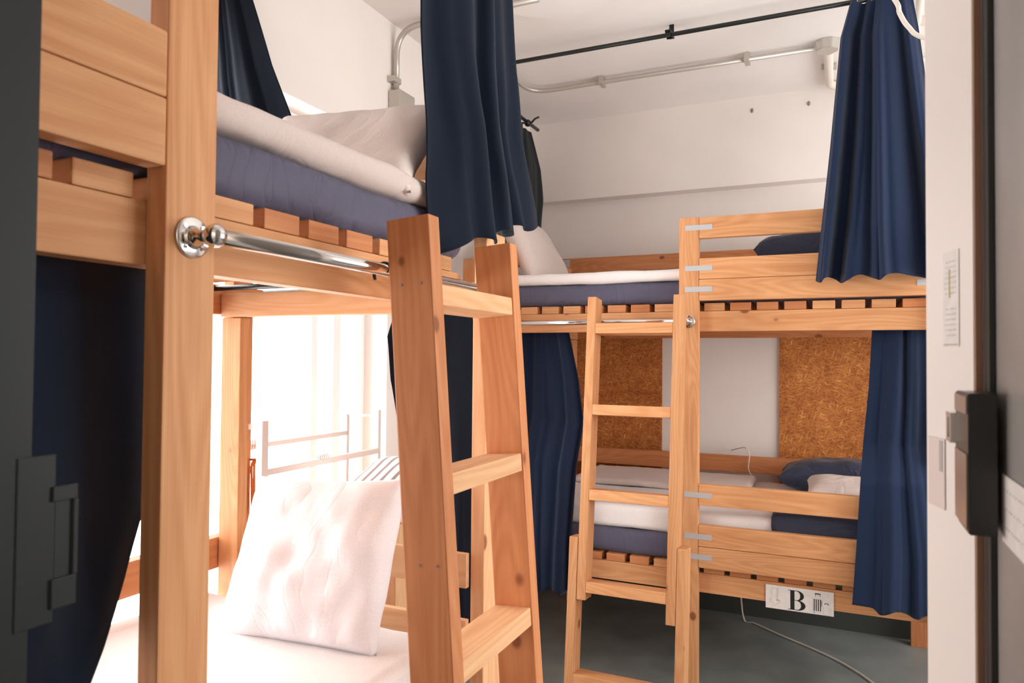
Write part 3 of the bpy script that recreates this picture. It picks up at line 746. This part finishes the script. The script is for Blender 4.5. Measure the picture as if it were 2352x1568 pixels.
lt = finish('latch', bm, M['chrome'], lk); lt['label'] = 'chrome latch'
o = board('notice_paper', (.1385, .66, 1.284), (.1396, .801, 1.346), M['paper'], None, bevel=0); tag(o, 'white handwritten paper notice taped to the grey door', 'notice')
bm = bmesh.new()
rr = random.Random(5)
for zc in (1.333, 1.316, 1.299):
    y = .79
    while y > .67:
        w = rr.uniform(.002, .005); add_box(bm, (.1381, y-w, zc-.0006), (.1384, y, zc+.0006)); y -= w+rr.uniform(.004, .009)
f = finish('faint_writing', bm, M['greyink'], o); f['kind'] = 'stuff'

# sticker and strike plate on the slanted white wall end
A = Vector((.1275, .876, 0)); Bv = Vector((.096, .988, 0)); tdir = (Bv-A).normalized(); ndir = Vector((-tdir.y, tdir.x, 0)); ndir = ndir if ndir.x < 0 else -ndir
def onstrip(name, s0, s1, z0, z1, mat, parent=None, off=.0005, th=.0006):
    bm = bmesh.new(); vs = []
    for d in (off, off+th):
        vs.append([bm.verts.new(A+tdir*s+ndir*d+Vector((0, 0, z))) for s, z in ((s0, z0), (s1, z0), (s1, z1), (s0, z1))])
    bm.faces.new(vs[0]); bm.faces.new(vs[1])
    for k in range(4): bm.faces.new((vs[0][k], vs[0][(k+1) % 4], vs[1][(k+1) % 4], vs[1][k]))
    bmesh.ops.recalc_face_normals(bm, faces=bm.faces); return finish(name, bm, mat, parent)
sk = thing('paper_sticker', 'tall narrow white paper sticker on the white door wall', 'sticker', tuple(A+tdir*.05+Vector((0, 0, 1.52))))
onstrip('label_sheet', .030, .068, 1.466, 1.572, M['paper'], sk)
rr = random.Random(11)
bm = bmesh.new()
for k in range(15):
    z = 1.478+k*.0058
    if 5 < k < 8: continue
    s = .036
    while s < .062:
        w = rr.uniform(.001, .003)
        vs = [bm.verts.new(A+tdir*a+ndir*.0013+Vector((0, 0, b))) for a, b in ((s, z), (s+w, z), (s+w, z+.0014), (s, z+.0014))]; bm.faces.new(vs); s += w+rr.uniform(.0006, .003)
f = finish('small_print', bm, M['greyink'], sk); f['kind'] = 'stuff'
onstrip('printed_bar', .050, .053, 1.520, 1.552, M['goldink'], sk, .0012, .0003); onstrip('printed_frame', .032, .066, 1.4675, 1.4690, M['greyink'], sk, .0012, .0002)
sp = thing('strike_plate', 'pale strike plate let into the white door wall left of the black lock', 'strike plate', tuple(A+tdir*.09+Vector((0, 0, 1.32))))
onstrip('plate', .066, .108, 1.283, 1.362, plain('cream_metal', (226, 216, 214), .4, .3), sp, .0005, .0012); onstrip('slot', .070, .078, 1.325, 1.360, M['greyink'], sp, .0018, .0004)

# ---------------------------------------------------------------- light
w = bpy.data.worlds.new('daylight'); SC.world = w; w.use_nodes = True
bg = w.node_tree.nodes['Background']; bg.inputs[0].default_value = (1.0, .98, .972, 1); bg.inputs[1].default_value = 7.0
def portal(name, loc, rot, sx, sy):
    l = bpy.data.lights.new(name, 'AREA'); l.shape = 'RECTANGLE'; l.size = sx; l.size_y = sy; l.cycles.is_portal = True
    o = bpy.data.objects.new(name, l); COL.objects.link(o); o.location = loc; o.rotation_euler = rot
portal('window_daylight', (-1.90, (WY0+WY1)/2, (WZ0+WZ1)/2), (0, -PI/2, 0), WZ1-WZ0, WY1-WY0)
portal('window_daylight', (2.25, (RY0+RY1)/2, (RZ0+RZ1)/2), (0, PI/2, 0), RZ1-RZ0, RY1-RY0)

l = bpy.data.lights.new('corridor_lamp', 'AREA'); l.shape = 'DISK'; l.size = .35; l.energy = 60; l.color = (1, .93, .85)
o = bpy.data.objects.new('corridor_lamp', l); COL.objects.link(o); o.location = (1.2, -.5, 2.9)
# ---------------------------------------------------------------- camera
F, yaw, pitch, roll = 1650.84, .426328, .0224954, .00808608
f_ = Vector((-math.sin(yaw)*math.cos(pitch), math.cos(yaw)*math.cos(pitch), math.sin(pitch)))
r0 = Vector((math.cos(yaw), math.sin(yaw), 0)); u0 = r0.cross(f_)
r_ = math.cos(roll)*r0+math.sin(roll)*u0; u_ = -math.sin(roll)*r0+math.cos(roll)*u0
cam = bpy.data.cameras.new('camera'); co = bpy.data.objects.new('camera', cam); COL.objects.link(co)
co.matrix_world = Matrix(((r_.x, u_.x, -f_.x, 0), (r_.y, u_.y, -f_.y, 0), (r_.z, u_.z, -f_.z, 1.45), (0, 0, 0, 1)))
cam.sensor_width = 36; cam.lens = F/2352*36; cam.clip_start = .02
cam.dof.use_dof = True; cam.dof.focus_distance = 2.4; cam.dof.aperture_fstop = 8
SC.camera = co
SC.view_settings.view_transform = 'Standard'; SC.view_settings.look = 'None'; SC.view_settings.gamma = 1
SC.view_settings.use_curve_mapping = False; SC.view_settings.exposure = 0.32
